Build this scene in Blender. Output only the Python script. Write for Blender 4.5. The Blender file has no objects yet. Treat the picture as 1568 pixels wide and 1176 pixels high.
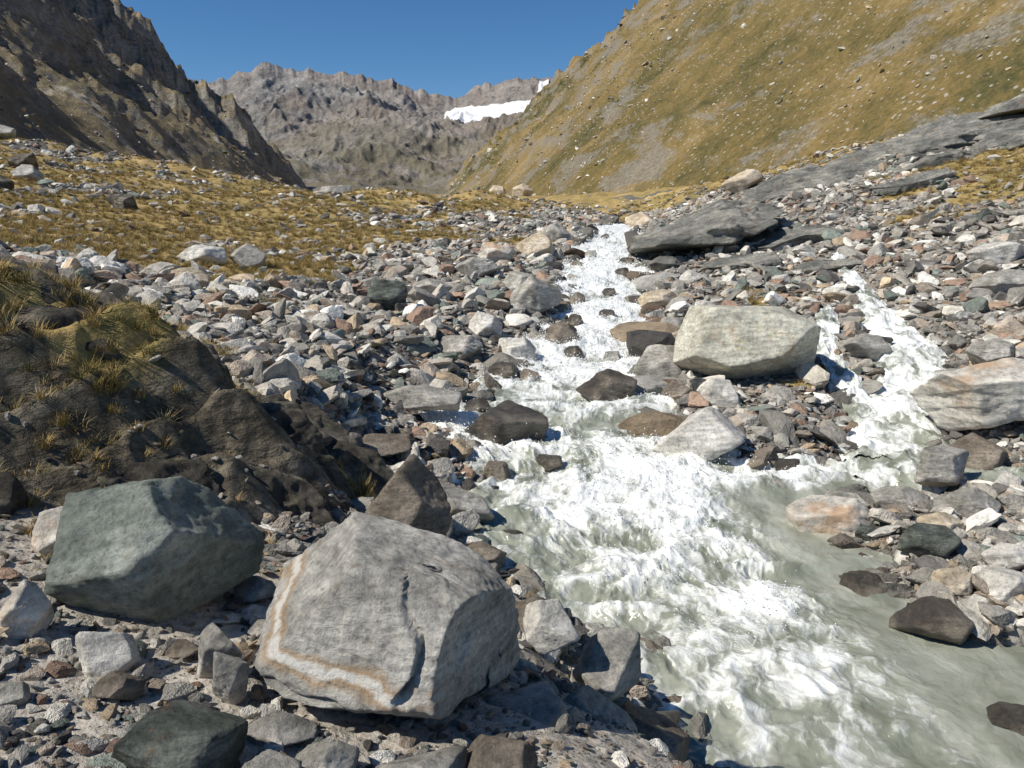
import bpy, math, numpy as np
rng=np.random.default_rng(7)
sc=bpy.context.scene
# ---------------------------------------------------------------- noise
M=0xffffffff
def _h(ix,iy,iz,seed):
    n=(ix*374761393+iy*668265263+iz*1274126177+seed*974634777)&M
    n=((n^(n>>13))*1274126177)&M
    n=n^(n>>16)
    return n.astype(np.float64)/2147483648.0-1.0
def vn2(x,y,seed=0):
    x0=np.floor(x).astype(np.int64);y0=np.floor(y).astype(np.int64)
    fx=x-x0;fy=y-y0
    fx=fx*fx*fx*(fx*(fx*6-15)+10);fy=fy*fy*fy*(fy*(fy*6-15)+10)
    a=_h(x0,y0,0,seed);b=_h(x0+1,y0,0,seed);c=_h(x0,y0+1,0,seed);d=_h(x0+1,y0+1,0,seed)
    return (a+(b-a)*fx)*(1-fy)+(c+(d-c)*fx)*fy
def vn3(x,y,z,seed=0):
    x0=np.floor(x).astype(np.int64);y0=np.floor(y).astype(np.int64);z0=np.floor(z).astype(np.int64)
    fx=x-x0;fy=y-y0;fz=z-z0
    fx=fx*fx*(3-2*fx);fy=fy*fy*(3-2*fy);fz=fz*fz*(3-2*fz)
    r=0
    for k,wz in ((0,1-fz),(1,fz)):
        a=_h(x0,y0,z0+k,seed);b=_h(x0+1,y0,z0+k,seed);c=_h(x0,y0+1,z0+k,seed);d=_h(x0+1,y0+1,z0+k,seed)
        r=r+wz*((a+(b-a)*fx)*(1-fy)+(c+(d-c)*fx)*fy)
    return r
def fbm(x,y,o=5,seed=0,g=.5):
    r=0;a=1;t=0
    for i in range(o):
        ca,sa=math.cos(i*.9),math.sin(i*.9)
        r=r+a*vn2((x*ca-y*sa)*2**i,(x*sa+y*ca)*2**i,seed+i*17);t+=a;a*=g
    return r/t
def rid(x,y,o=5,seed=0,g=.5):
    r=0;a=1;t=0
    for i in range(o):
        ca,sa=math.cos(i*.9),math.sin(i*.9)
        n=1-2*np.abs(vn2((x*ca-y*sa)*2**i,(x*sa+y*ca)*2**i,seed+i*17));r=r+a*n;t+=a;a*=g
    return r/t
def fbm3(p,s,o=4,seed=0,g=.5):
    r=0;a=1;t=0
    for i in range(o):
        q=p*s*2**i+i*3.7
        r=r+a*vn3(q[:,0],q[:,1],q[:,2],seed+i*31);t+=a;a*=g
    return r/t
def ss(a,b,x):
    t=np.clip((x-a)/(b-a),0,1);return t*t*(3-2*t)
def terr(q,a=.3,b=.7):
    f=np.floor(q);return f+ss(a,b,q-f)
# ---------------------------------------------------------------- terrain definition (metres, eye level = 0)
SY=np.array([-6,1,3,4.5,5.9,7,8.5,10.2,12,13.8,15.5,18.5,22.5,26,32,38,50,75,110,200,700.])
SXL=np.array([2.5,1.6,1.3,1.15,.85,.15,-.6,-.35,-1.15,-.7,.2,1.0,1.4,1.7,2.5,3.7,6,9,8,8,-40.])
RY=np.array([-6,3,5,5.6,6.0,7,8.5,9.6,10.4,11,12,13.8,15.5,18.5,22.5,26,32,38,50,75,110,200,700.])
RX=np.array([10,9,8.5,6.5,3.6,3.36,3.9,4.3,3.7,2.5,2.3,2.6,2.77,3.4,3.8,4.3,4.9,5.9,8,11,10,10,-38.])
WY=np.array([-6,4.5,5.9,7,8.5,10.2,12,13.8,15.5,18.5,22.5,26,32,38,50,75,110,200,700.])
WZ=np.array([-3.6,-3.5,-3.47,-3.44,-3.4,-3.33,-3.2,-3.07,-2.93,-2.57,-2.2,-1.92,-1.34,-.84,-.6,-.2,.3,3.5,14.])
def XL(Y): return np.interp(Y,SY,SXL)+.16*vn2(Y/.9,Y*0,3)+.10*vn2(Y/.3,Y*0,4)
def XR(Y): return np.interp(Y,RY,RX)+.16*vn2(Y/.9,Y*0+5,3)+.10*vn2(Y/.3,Y*0+5,4)
def W(Y): return np.interp(Y,WY,WZ)
LT=[(-6,[(0,-3.6),(.5,-2.6),(1.2,-1.9),(3,-1.6),(6,-1.2),(14,0),(35,4)]),
(1,[(0,-3.5),(.4,-2.9),(.9,-2.0),(1.6,-1.62),(3,-1.58),(4.6,-1.3),(10,0),(32,3)]),
(2.5,[(0,-3.5),(.4,-2.9),(.8,-2.1),(1.3,-1.90),(2.85,-1.68),(4.4,-1.4),(9.5,.1),(32,3)]),
(3.5,[(0,-3.5),(.3,-3.0),(.8,-2.3),(1.4,-2.02),(2.3,-1.85),(3.6,-1.6),(4.7,-1.35),(7,-.6),(9.3,.2),(32,3)]),
(4.3,[(0,-3.5),(.4,-3.1),(1.1,-2.45),(1.8,-2.1),(2.7,-1.9),(3.9,-1.6),(5,-1.15),(6.5,-.5),(9.2,.3),(32,3)]),
(5.3,[(0,-3.48),(.5,-3.1),(1,-2.8),(2,-2.4),(2.8,-1.9),(3.7,-1.2),(4.7,-.6),(9,.3),(32,3)]),
(6.0,[(0,-3.45),(.5,-3.2),(1.5,-2.8),(2.3,-2.0),(3.2,-1.05),(4.4,-.42),(9,.2),(32,3)]),
(7,[(0,-3.4),(.4,-3.25),(1.0,-3.05),(1.7,-2.3),(2.4,-1.8),(3.1,-1.35),(4.4,-.75),(9,0),(32,3)]),
(8.5,[(0,-3.4),(.5,-3.2),(1.2,-2.95),(1.9,-2.1),(2.9,-1.75),(4.4,-1.2),(9.4,0),(32,3)]),
(10.2,[(0,-3.3),(.7,-3.1),(1.5,-2.9),(2.3,-2.1),(3.6,-1.8),(5.6,-1.25),(9.6,-.3),(32,3)]),
(12,[(0,-3.2),(.5,-3.05),(1.1,-2.85),(1.9,-2.2),(3,-1.95),(5,-1.5),(9,-.4),(32,4)]),
(14,[(0,-3.05),(.7,-2.9),(1.4,-2.65),(2.2,-2.2),(4.3,-1.85),(7.3,-1.1),(11.3,-.3),(32,4)]),
(16,[(0,-2.9),(1,-2.7),(2,-2.25),(4,-2.0),(8,-1.2),(12,-.5),(32,4)]),
(19,[(0,-2.5),(1,-2.35),(4,-2.0),(9,-1.4),(15,-.4),(35,4)]),
(23,[(0,-2.15),(1,-2.05),(4,-1.85),(9.4,-1.35),(17.4,-.1),(36,3.5)]),
(27,[(0,-1.85),(1,-1.75),(11,-1.2),(20,0),(40,4.5)]),
(33,[(0,-1.25),(1,-1.2),(12,-.9),(25,.9),(45,5)]),
(39,[(0,-.8),(1,-.75),(16,-.5),(30,1.6),(45,4.5)]),
(50,[(0,-.6),(2,-.3),(10,0),(26,1.2),(37,3.0),(60,7)]),
(75,[(0,-.2),(6,.9),(11,1.5),(20,1.9),(29,2.4),(38,3.8),(44,4.8),(56,6.3),(90,11)]),
(100,[(0,.3),(10,1.2),(30,1.6),(60,3),(100,8)]),
(200,[(0,3.5),(60,4),(90,6),(200,14)]),
(700,[(0,14),(400,14)])]
RT=[(-6,[(0,-3.6),(.5,-3.2),(5,-2),(30,8)]),
(5,[(0,-3.5),(.5,-3.3),(5,-2.4),(30,8)]),
(6.2,[(0,-3.45),(.2,-3.3),(2.5,-3.2),(5.5,-3.0),(10,-2.2),(30,5)]),
(8.5,[(0,-3.4),(.3,-3.25),(2,-3.1),(5,-2.8),(10,-1.9),(30,5)]),
(10.4,[(0,-3.3),(.4,-3.22),(1.7,-3.15),(3.3,-3.0),(6,-2.6),(10,-1.6),(30,5)]),
(12,[(0,-3.2),(.4,-3.05),(1.8,-2.98),(3.3,-3.05),(4.3,-3.0),(5.7,-2.6),(9.7,-1.9),(30,5)]),
(14,[(0,-3.05),(.4,-2.85),(2.4,-2.65),(4.4,-2.6),(5.4,-2.35),(9.4,-1.7),(30,5)]),
(16,[(0,-2.9),(.4,-2.7),(2,-2.4),(4.7,-2.2),(6,-1.95),(11,-1.2),(30,5)]),
(19,[(0,-2.5),(.4,-2.35),(2,-2.0),(4.5,-1.75),(8.5,-1.3),(16.5,1),(30,6)]),
(23,[(0,-2.15),(.4,-1.95),(3.3,-1.6),(10,-.6),(20,2),(35,8)]),
(27,[(0,-1.85),(.4,-1.6),(4,-1.0),(12,.4),(24,3.8),(40,10)]),
(33,[(0,-1.25),(.5,-1.0),(5.4,0),(15,1.9),(26,5),(40,11)]),
(39,[(0,-.8),(.6,-.5),(6.4,.6),(18,3.5),(28,6.5),(45,13)]),
(50,[(0,-.6),(1,-.4),(8,1),(22,6),(30,8.5),(45,16)]),
(75,[(0,-.2),(4,.6),(10,3),(20,5.5),(40,9),(60,14)]),
(100,[(0,.3),(10,2),(40,6),(90,20)]),
(200,[(0,3.5),(50,6),(100,15)]),
(700,[(0,14),(400,14)])]
def tab(Y,D,rows):
    Yc=np.clip(Y,rows[0][0],rows[-1][0]-1e-6);z=np.zeros_like(D)
    for (y0,r0),(y1,r1) in zip(rows[:-1],rows[1:]):
        m=(Yc>=y0)&(Yc<y1)
        if not m.any(): continue
        w=(Yc[m]-y0)/(y1-y0);a=np.array(r0);b=np.array(r1)
        z[m]=(1-w)*np.interp(D[m],a[:,0],a[:,1])+w*np.interp(D[m],b[:,0],b[:,1])
    return z
SIDE=[np.array([(9.6,24,-1.15,.15),(8.6,20.5,-1.6,.2),(7.9,17.6,-1.98,.3),(7.5,15.8,-2.25,.42),(7.3,14.4,-2.5,.5),(6.7,13.1,-2.8,.5),(5.9,12,-3.0,.6),(5.4,11,-3.12,.65),(5.2,10.2,-3.22,.6),(4.4,9.7,-3.36,.6)]),
      np.array([(6.9,17.5,-2.02,.15),(6.4,16.3,-2.2,.22),(5.9,15.2,-2.45,.25),(5.8,14,-2.68,.2),(5.6,13,-2.88,.25),(5.6,12,-3.02,.3)]),
      np.array([(5.3,10.4,-3.2,.4),(6.0,9.5,-3.2,.4),(7.2,8.9,-3.18,.5),(9,8.6,-3.1,.5)])]
def dense(pl,n):
    t=np.linspace(0,len(pl)-1,n);k=np.arange(len(pl))
    return np.stack([np.interp(t,k,pl[:,c]) for c in range(4)],1)
SD=[dense(p,70) for p in SIDE]
def side_dist(X,Y):
    best=np.full(X.shape,9.);bz=np.zeros(X.shape)
    m=(X>3)&(X<11)&(Y>7.5)&(Y<25)
    if m.any():
        x=X[m];y=Y[m];b=np.full(x.shape,9.);z=np.zeros(x.shape)
        for p in SD:
            for q in p:
                d=np.hypot(x-q[0],y-q[1])/q[3];k=d<b;b[k]=d[k];z[k]=q[2]
        best[m]=b;bz[m]=z
    return best,bz
def outcrop_mask(X,Y): return ss(-1.3,-1.9,X+.28*(5-Y))*ss(3.9,4.4,Y)*ss(8.4,7.0,Y)
def ground_z(X,Y,detail=True):
    xl=XL(Y);xr=XR(Y);dl=xl-X;dr=X-xr
    z=np.zeros_like(X);w=W(Y)
    mL=dl>0;mR=dr>0;mI=~(mL|mR)
    D=np.where(mL,dl,dr)
    if mL.any(): z[mL]=tab(Y[mL],dl[mL],LT)
    if mR.any(): z[mR]=tab(Y[mR],dr[mR],RT)
    f=ss(0,.4,D);z=np.where(mI,0,z*f+(w-.06)*(1-f))
    di=np.minimum(-dl,-dr)
    z=np.where(mI,w-.06-.45*ss(0,.5,di),z)
    far=ss(0.2,3,D)*(~mI)
    z=z+far*(.10+.002*np.clip(Y,0,100))*fbm(X/3.1,Y/3.1,4,11)
    z=z+far*np.clip(Y-16,0,60)*(.014*fbm(X/9,Y/9,3,12)+.012*fbm(X/3.5,Y/5,3,14))
    z=z+(.3+.7*far)*.035*fbm(X/.45,Y/.45,4,13)
    oc=outcrop_mask(X,Y)
    q=(X*.8-Y*.5)*1.0+.3*fbm(X/1.5,Y/1.5,3,23)
    z=z+oc*(.14*rid(X/.9+.3*Y,Y/1.6,4,21)+.22*(terr(q*2.6,.1,.35)-q*2.6)*(.6+.4*fbm(X/.8,Y/.8,2,25)))
    sd,sz=side_dist(X,Y)
    zz=sz-.16+.22*np.clip(sd-.55,0,4)**2*.6
    z=np.where(sd<3.2,np.minimum(z,np.maximum(zz,sz-.16)),z)
    return z
def grass_mask(X,Y):
    dl=XL(Y)-X;dr=X-XR(Y)
    n=fbm(X/5,Y/7,4,41)+.55*fbm(X/1.3,Y/1.6,3,42)
    left=ss(2.5,9,dl-.02*Y)*ss(11,28,Y+.35*dl)
    gl=ss(-.05,.25,n*1.0+left*.98-.55)*(dl>1)
    ol=ss(-2.0,-3.0,X)*ss(4.6,5.6,Y)*ss(10,7,Y)
    go=ol*ss(.0,.3,n+.05)
    right=ss(6,16,dr)*ss(22,40,Y)
    gr=ss(.0,.3,n*.9+right*.55-.34)*(dr>2)
    far=ss(55,95,Y)
    gf=far*ss(-.5,.1,n+.15)
    return np.clip(np.maximum(np.maximum(gl,go),np.maximum(gr,gf)),0,1)
# ---------------------------------------------------------------- mesh helper
def grid_mesh(name,P,mat,attrs=None,smooth=True,uv=None,fmask=None):
    nr,nc=P.shape[:2]
    idx=np.arange(nr*nc).reshape(nr,nc)
    q=np.stack([idx[:-1,:-1],idx[:-1,1:],idx[1:,1:],idx[1:,:-1]],-1).reshape(-1,4)
    V=P.reshape(-1,3)
    if fmask is not None:
        q=q[fmask.reshape(-1)]
        used=np.unique(q);rm=np.full(len(V),-1);rm[used]=np.arange(len(used));q=rm[q];V=V[used]
        if attrs: attrs={k:v.reshape(-1)[used] for k,v in attrs.items()}
    me=bpy.data.meshes.new(name);me.vertices.add(len(V));me.vertices.foreach_set("co",V.astype(np.float32).ravel())
    n=len(q);me.loops.add(n*4);me.loops.foreach_set("vertex_index",q.astype(np.int32).ravel())
    me.polygons.add(n);me.polygons.foreach_set("loop_start",np.arange(0,n*4,4,dtype=np.int32))
    me.update(calc_edges=True)
    me.polygons.foreach_set("use_smooth",np.full(n,smooth));
    for k,v in (attrs or {}).items():
        a=me.attributes.new(k,'FLOAT','POINT');a.data.foreach_set("value",v.astype(np.float32).ravel())
    if uv is not None:
        a=me.attributes.new("flow",'FLOAT_VECTOR','POINT');a.data.foreach_set("vector",uv.astype(np.float32).ravel())
    me.materials.append(mat);me.validate()
    ob=bpy.data.objects.new(name,me);sc.collection.objects.link(ob);return ob
# ---------------------------------------------------------------- materials
class NT:
    def __init__(s,name):
        s.m=bpy.data.materials.new(name);s.m.use_nodes=True;s.t=s.m.node_tree;s.t.nodes.clear()
        s.out=s.t.nodes.new('ShaderNodeOutputMaterial')
    def n(s,ty,ins=None,**kw):
        nd=s.t.nodes.new('ShaderNode'+ty)
        for k,v in kw.items(): setattr(nd,k,v)
        for k,v in (ins or {}).items(): s.set(nd.inputs[k],v)
        return nd
    def set(s,i,v):
        if isinstance(v,bpy.types.NodeSocket): s.t.links.new(v,i)
        elif isinstance(v,(tuple,list)) and i.type=='RGBA' and len(v)==3: i.default_value=(*v,1)
        else: i.default_value=v
    def noise(s,vec,scale,detail=6,rough=.6,dist=0,out='Fac'):
        return s.n('TexNoise',{'Vector':vec,'Scale':scale,'Detail':detail,'Roughness':rough,'Distortion':dist}).outputs[out]
    def math(s,op,a,b=0,clamp=False):
        nd=s.n('Math',operation=op,use_clamp=clamp);s.set(nd.inputs[0],a);s.set(nd.inputs[1],b);return nd.outputs[0]
    def rng(s,v,a,b,c=0,d=1):
        return s.n('MapRange',{'Value':v,'From Min':a,'From Max':b,'To Min':c,'To Max':d}).outputs[0]
    def mix(s,f,a,b,bt='MIX'):
        nd=s.n('Mix',data_type='RGBA',blend_type=bt);s.set(nd.inputs[0],f);s.set(nd.inputs[6],a);s.set(nd.inputs[7],b);return nd.outputs[2]
    def ramp(s,f,cols,pos=None):
        nd=s.n('ValToRGB');e=nd.color_ramp.elements
        pos=pos or [i/(len(cols)-1) for i in range(len(cols))]
        while len(e)<len(cols): e.new(.5)
        for i,(p,c) in enumerate(zip(pos,cols)): e[i].position=p;e[i].color=(*c,1)
        s.set(nd.inputs[0],f);return nd.outputs[0]
    def mapv(s,vec,scale=(1,1,1),rot=(0,0,0),loc=(0,0,0)):
        return s.n('Mapping',{'Vector':vec,'Scale':scale,'Rotation':rot,'Location':loc}).outputs[0]
    def finish(s,col,rough=.85,bump=None,dist=.02,strength=1,spec=.3,nrm=None):
        b=s.n('BsdfPrincipled',{'Base Color':col,'Roughness':rough,'Specular IOR Level':spec})
        if bump is not None:
            bp=s.n('Bump',{'Height':bump,'Distance':dist,'Strength':strength});s.t.links.new(bp.outputs[0],b.inputs['Normal'])
        s.t.links.new(b.outputs[0],s.out.inputs[0]);return s.m
    @property
    def obj(s): return s.n('TexCoord').outputs['Object']
def rock_mat(name,cols,rust=0,scale=2.5,rot=(.4,.3,0),rough=.85,bump=.03,band=2.2,rustcol=(.45,.25,.11),lichen=0,wet=False,vein=False):
    t=NT(name);o=t.obj
    mp=t.mapv(o,(1,1,band),rot)
    a=t.noise(mp,scale,5,.62,.1)
    f=t.noise(o,scale*9,6,.85)
    patch=t.noise(o,scale*.6,3,.6)
    c=t.ramp(t.rng(t.math('ADD',t.math('MULTIPLY',a,.5),t.math('MULTIPLY',patch,.5)),.38,.60),cols)
    c=t.mix(1,c,t.ramp(t.rng(f,.32,.68),[(.42,.42,.42),(1.0,1.0,1.0),(1.4,1.39,1.35)]),'MULTIPLY')
    lay=t.noise(t.mapv(mp,(.6,.6,1.8)),scale*3.,3,.6,.1)
    c=t.mix(.5,c,t.ramp(t.rng(lay,.38,.6),[(.5,.5,.5),(1.15,1.14,1.1)]),'MULTIPLY')
    if rust>0:
        r=t.noise(t.mapv(o,(1,1,1.6),rot,(3,1,2)),scale*.9,6,.7,.2)
        c=t.mix(t.rng(r,.66-.22*rust,.80-.22*rust,0,.65),c,rustcol)
    if lichen>0:
        r=t.noise(t.mapv(o,loc=(7,3,1)),scale*3,6,.7,.2)
        c=t.mix(t.rng(r,.60,.66,0,lichen),c,(.36,.38,.14))
    if vein:
        s=t.n('SeparateXYZ',{'Vector':o});wob=t.math('MULTIPLY',t.math('SUBTRACT',t.noise(o,4,5,.6),.5),.16)
        e=t.math('ADD',t.math('ADD',s.outputs[2],t.math('MULTIPLY',s.outputs[0],.14)),t.math('ADD',wob,-.065))
        ae=t.math('ABSOLUTE',e);brk=t.rng(t.noise(t.mapv(o,loc=(4,4,4)),3.5,3,.6),.34,.42)
        brk=t.math('MULTIPLY',brk,t.rng(s.outputs[0],.22,.12))
        vm=t.math('MULTIPLY',t.rng(ae,.012,.026,1,0),brk);om=t.math('MULTIPLY',t.rng(ae,.02,.055,.8,0),brk)
        c=t.mix(om,c,(.60,.38,.19));c=t.mix(vm,c,(.95,.91,.82))
    h=t.math('ADD',t.math('MULTIPLY',a,.8),t.math('ADD',t.math('MULTIPLY',f,.9),t.math('MULTIPLY',lay,.4)))
    return t.finish(c,.3 if wet else rough,h,bump,1,spec=.5 if wet else .2)
M_grey=rock_mat('grey_schist_rock',[(.25,.24,.21),(.45,.43,.385),(.60,.57,.52)],rust=.25)
M_main=rock_mat('pale_banded_gneiss_rock',[(.38,.365,.33),(.62,.595,.54),(.78,.75,.69)],rust=.15,scale=3.0,rot=(.5,.25,0),bump=.04,band=2.6,vein=True)
M_green=rock_mat('green_serpentine_rock',[(.16,.185,.165),(.28,.31,.27),(.45,.48,.43)],rust=.45,scale=2.6,band=1.6,bump=.03,rustcol=(.38,.34,.25))
M_dgreen=rock_mat('dark_green_rock',[(.07,.08,.07),(.14,.155,.135),(.28,.30,.265)],rust=.2,scale=5,bump=.035,band=3)
M_brown=rock_mat('brown_rock',[(.15,.12,.095),(.26,.22,.175),(.36,.31,.255)],rust=.1,scale=3,bump=.03)
M_wet=rock_mat('wet_dark_rock',[(.035,.03,.026),(.095,.08,.062),(.22,.19,.15)],rust=.2,scale=2.5,wet=True,bump=.03)
M_white=rock_mat('white_quartz_rock',[(.52,.50,.45),(.70,.67,.61),(.82,.79,.73)],rust=.15,scale=2,bump=.03)
M_rusty=rock_mat('rusty_white_rock',[(.45,.42,.37),(.65,.61,.54),(.75,.72,.65)],rust=.75,scale=1.3,bump=.03,rustcol=(.55,.30,.13))
M_orange=rock_mat('orange_white_rock',[(.55,.51,.45),(.75,.71,.63),(.85,.82,.75)],rust=.65,scale=.9,bump=.04,band=3,rot=(.2,.5,0),rustcol=(.62,.35,.15))
M_tan=rock_mat('tan_rock',[(.42,.34,.24),(.60,.50,.37),(.70,.61,.49)],rust=.3,scale=1.5,bump=.03)
M_big=rock_mat('large_pale_slab_rock',[(.42,.405,.335),(.61,.59,.495),(.71,.69,.585)],rust=.3,scale=1.6,bump=.035,lichen=.45)
M_dark=rock_mat('dark_outcrop_rock',[(.05,.045,.037),(.12,.107,.088),(.30,.27,.225)],rust=.2,scale=2.5,bump=.05,band=3.5,rot=(.3,.7,0),lichen=.35)
M_slab=rock_mat('grey_slab_rock',[(.13,.135,.125),(.25,.245,.22),(.42,.40,.35)],rust=.3,scale=.8,bump=.10,band=5,rot=(.1,.45,0))
def stone_mat():
    t=NT('rubble_stone');o=t.obj
    at=t.n('Attribute',attribute_type='INSTANCER',attribute_name='rcol').outputs['Color']
    oi=t.n('ObjectInfo').outputs['Random']
    off=t.n('CombineXYZ',{'X':t.math('MULTIPLY',oi,50.)}).outputs[0]
    p=t.n('VectorMath',operation='ADD');t.set(p.inputs[0],o);t.set(p.inputs[1],off)
    a=t.noise(p.outputs[0],3.2,4,.8)
    c=t.mix(1,at,t.ramp(t.rng(a,.3,.7),[(.5,.5,.5),(1.0,1.0,1.0),(1.4,1.38,1.32)]),'MULTIPLY')
    return t.finish(c,.85,a,.08,.8,spec=.2)
M_stone=stone_mat()
def ground_mat():
    t=NT('rocky_ground');o=t.obj
    g=t.n('Attribute',attribute_name='grass').outputs['Fac'];d=t.n('Attribute',attribute_name='dirt').outputs['Fac'];ocm=t.n('Attribute',attribute_name='outcrop').outputs['Fac']
    n1=t.noise(o,1.2,5,.65);n2=t.noise(o,14,5,.75);n3=t.noise(o,.12,4,.6)
    v=t.n('TexVoronoi',{'Vector':o,'Scale':9.,'Randomness':1.});vc=v.outputs['Color'];vd=v.outputs['Distance']
    v2=t.n('TexVoronoi',{'Vector':o,'Scale':38.});
    sep=t.n('SeparateColor',{'Color':vc}).outputs[0];sep2=t.n('SeparateColor',{'Color':v2.outputs['Color']}).outputs[0]
    rub=t.ramp(sep,[(.10,.095,.085),(.28,.245,.205),(.22,.215,.20),(.48,.45,.40)])
    rub=t.mix(1,rub,t.ramp(vd,[(1.1,1.1,1.1),(.9,.9,.9),(.22,.21,.2)],[0,.4,.75]),'MULTIPLY')
    dirt=t.mix(.4,t.ramp(t.rng(n1,.3,.7),[(.38,.335,.28),(.54,.49,.42)]),t.ramp(sep2,[(.24,.22,.19),(.48,.44,.385),(.64,.60,.54)]))
    dirt=t.mix(.6,dirt,t.ramp(t.rng(n2,.3,.7),[(.7,.7,.7),(1.25,1.25,1.25)]),'MULTIPLY')
    rock=t.mix(d,rub,dirt)
    ly=t.noise(t.mapv(o,(1,1,3),(.3,.8,0)),1.8,6,.7)
    rock=t.mix(ocm,rock,t.mix(1,t.ramp(t.rng(ly,.35,.65),[(.05,.045,.035),(.12,.10,.07),(.22,.19,.14)]),t.ramp(t.rng(n2,.3,.7),[(.6,.6,.6),(1.3,1.3,1.3)]),'MULTIPLY'))
    gn=t.noise(o,3.,7,.75)
    grs=t.ramp(t.rng(t.math('ADD',t.math('MULTIPLY',gn,.6),t.math('MULTIPLY',n3,.4)),.36,.62),[(.13,.12,.045),(.27,.21,.08),(.45,.32,.135),(.54,.41,.20)])
    gm=t.rng(t.math('ADD',g,t.math('MULTIPLY',t.math('SUBTRACT',n1,.5),.9)),.4,.6)
    c=t.mix(gm,rock,grs)
    h=t.math('ADD',t.math('MULTIPLY',n2,.5),t.math('ADD',t.math('SUBTRACT',n1,t.math('MULTIPLY',vd,.6)),t.math('MULTIPLY',t.math('MULTIPLY',ly,ocm),2.)))
    return t.finish(c,.95,h,.06,.9,spec=.15)
M_ground=ground_mat()
def hill_mat():
    t=NT('alpine_grass_slope');o=t.obj
    n1=t.noise(o,.012,5,.6,.3);n2=t.noise(t.mapv(o,(1,1,.35),(0,0,0)),.09,8,.75,.3);n3=t.noise(o,.9,4,.75)
    f=t.math('ADD',t.math('MULTIPLY',n1,.45),t.math('ADD',t.math('MULTIPLY',n2,.3),t.math('MULTIPLY',n3,.25)))
    c=t.ramp(t.rng(f,.42,.58),[(.085,.082,.036),(.16,.13,.053),(.25,.18,.073),(.33,.25,.13)])
    v=t.n('TexVoronoi',{'Vector':o,'Scale':.7,'Randomness':1.});sv=t.n('SeparateColor',{'Color':v.outputs['Color']}).outputs[0]
    m=t.math('MULTIPLY',t.rng(v.outputs['Distance'],.30,.22),t.rng(t.math('ADD',sv,t.math('MULTIPLY',t.math('SUBTRACT',n2,.5),2.5)),.66,.70))
    c=t.mix(t.math('MULTIPLY',m,.8),c,(.46,.44,.39))
    rk=t.noise(t.mapv(o,(1,.6,1.6),(.5,.3,.2)),.035,9,.72,.3)
    nz=t.n('SeparateXYZ',{'Vector':t.n('NewGeometry').outputs['Normal']}).outputs[2]
    rm=t.rng(t.math('SUBTRACT',rk,t.math('MULTIPLY',nz,.35)),.28,.35)
    c=t.mix(t.math('MULTIPLY',rm,.75),c,t.ramp(t.rng(n3,.3,.7),[(.13,.12,.10),(.38,.35,.30)]))
    h=t.math('ADD',n2,t.math('MULTIPLY',n3,.25))
    return t.finish(c,.95,h,2.4,.95,spec=.1)
def mtn_mat():
    t=NT('craggy_mountain_rock');o=t.obj
    n2=t.noise(t.mapv(o,(1,1,2.0),(.4,.5,0)),.04,10,.72,.3);n3=t.noise(o,.5,5,.75)
    c=t.ramp(t.rng(t.math('ADD',t.math('MULTIPLY',n2,.6),t.math('MULTIPLY',n3,.4)),.38,.62),[(.11,.105,.095),(.27,.25,.22),(.42,.395,.35),(.60,.57,.52)])
    g=t.ramp(t.rng(n2,.35,.65),[(.15,.13,.065),(.26,.205,.10),(.36,.27,.14)])
    nz=t.n('SeparateXYZ',{'Vector':t.n('NewGeometry').outputs['Normal']}).outputs[2]
    gm=t.rng(t.math('ADD',nz,t.math('MULTIPLY',t.math('SUBTRACT',n2,.5),1.6)),.66,.78)
    c=t.mix(t.math('MULTIPLY',gm,.7),c,g)
    sc_=t.noise(t.mapv(o,(.5,1,.25),(0,0,.5),(9,0,0)),.03,6,.65)
    c=t.mix(t.rng(sc_,.60,.64,0,.7),c,(.62,.58,.53))
    return t.finish(c,.95,t.math('ADD',n2,t.math('MULTIPLY',n3,.35)),6,1,spec=.1)
def far_mat():
    t=NT('distant_glacial_rock');o=t.obj
    n1=t.noise(o,.0035,5,.6,.3);n2=t.noise(t.mapv(o,(1,.5,1.8),(.2,.3,0)),.012,10,.72,.3);n3=t.noise(o,.12,6,.75)
    c=t.ramp(t.rng(t.math('ADD',t.math('MULTIPLY',n2,.6),t.math('MULTIPLY',n3,.4)),.39,.61),[(.11,.11,.115),(.225,.22,.215),(.345,.33,.31),(.49,.47,.44)])
    x=t.n('SeparateXYZ',{'Vector':o})
    right=t.rng(x.outputs[0],-450,-50,.0,.3)
    c=t.mix(t.math('ADD',t.rng(n1,.48,.62,0,.35),right,True),c,(.38,.29,.225))
    g=t.noise(t.mapv(o,loc=(400,0,0)),.008,7,.7)
    gm=t.math('MULTIPLY',t.rng(g,.42,.52),t.rng(x.outputs[2],260,60))
    c=t.mix(t.math('MULTIPLY',gm,.65),c,(.22,.20,.115))
    return t.finish(c,.95,t.math('ADD',n2,t.math('MULTIPLY',n3,.3)),20,1,spec=.1)
def ice_mat():
    t=NT('glacier_ice');o=t.obj
    n=t.noise(t.mapv(o,(1,.4,3)),.02,6,.6)
    return t.finish(t.ramp(t.rng(n,.3,.7),[(.66,.70,.74),(.85,.86,.87),(.80,.79,.77)]),.6,n,1.5,.4)
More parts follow.
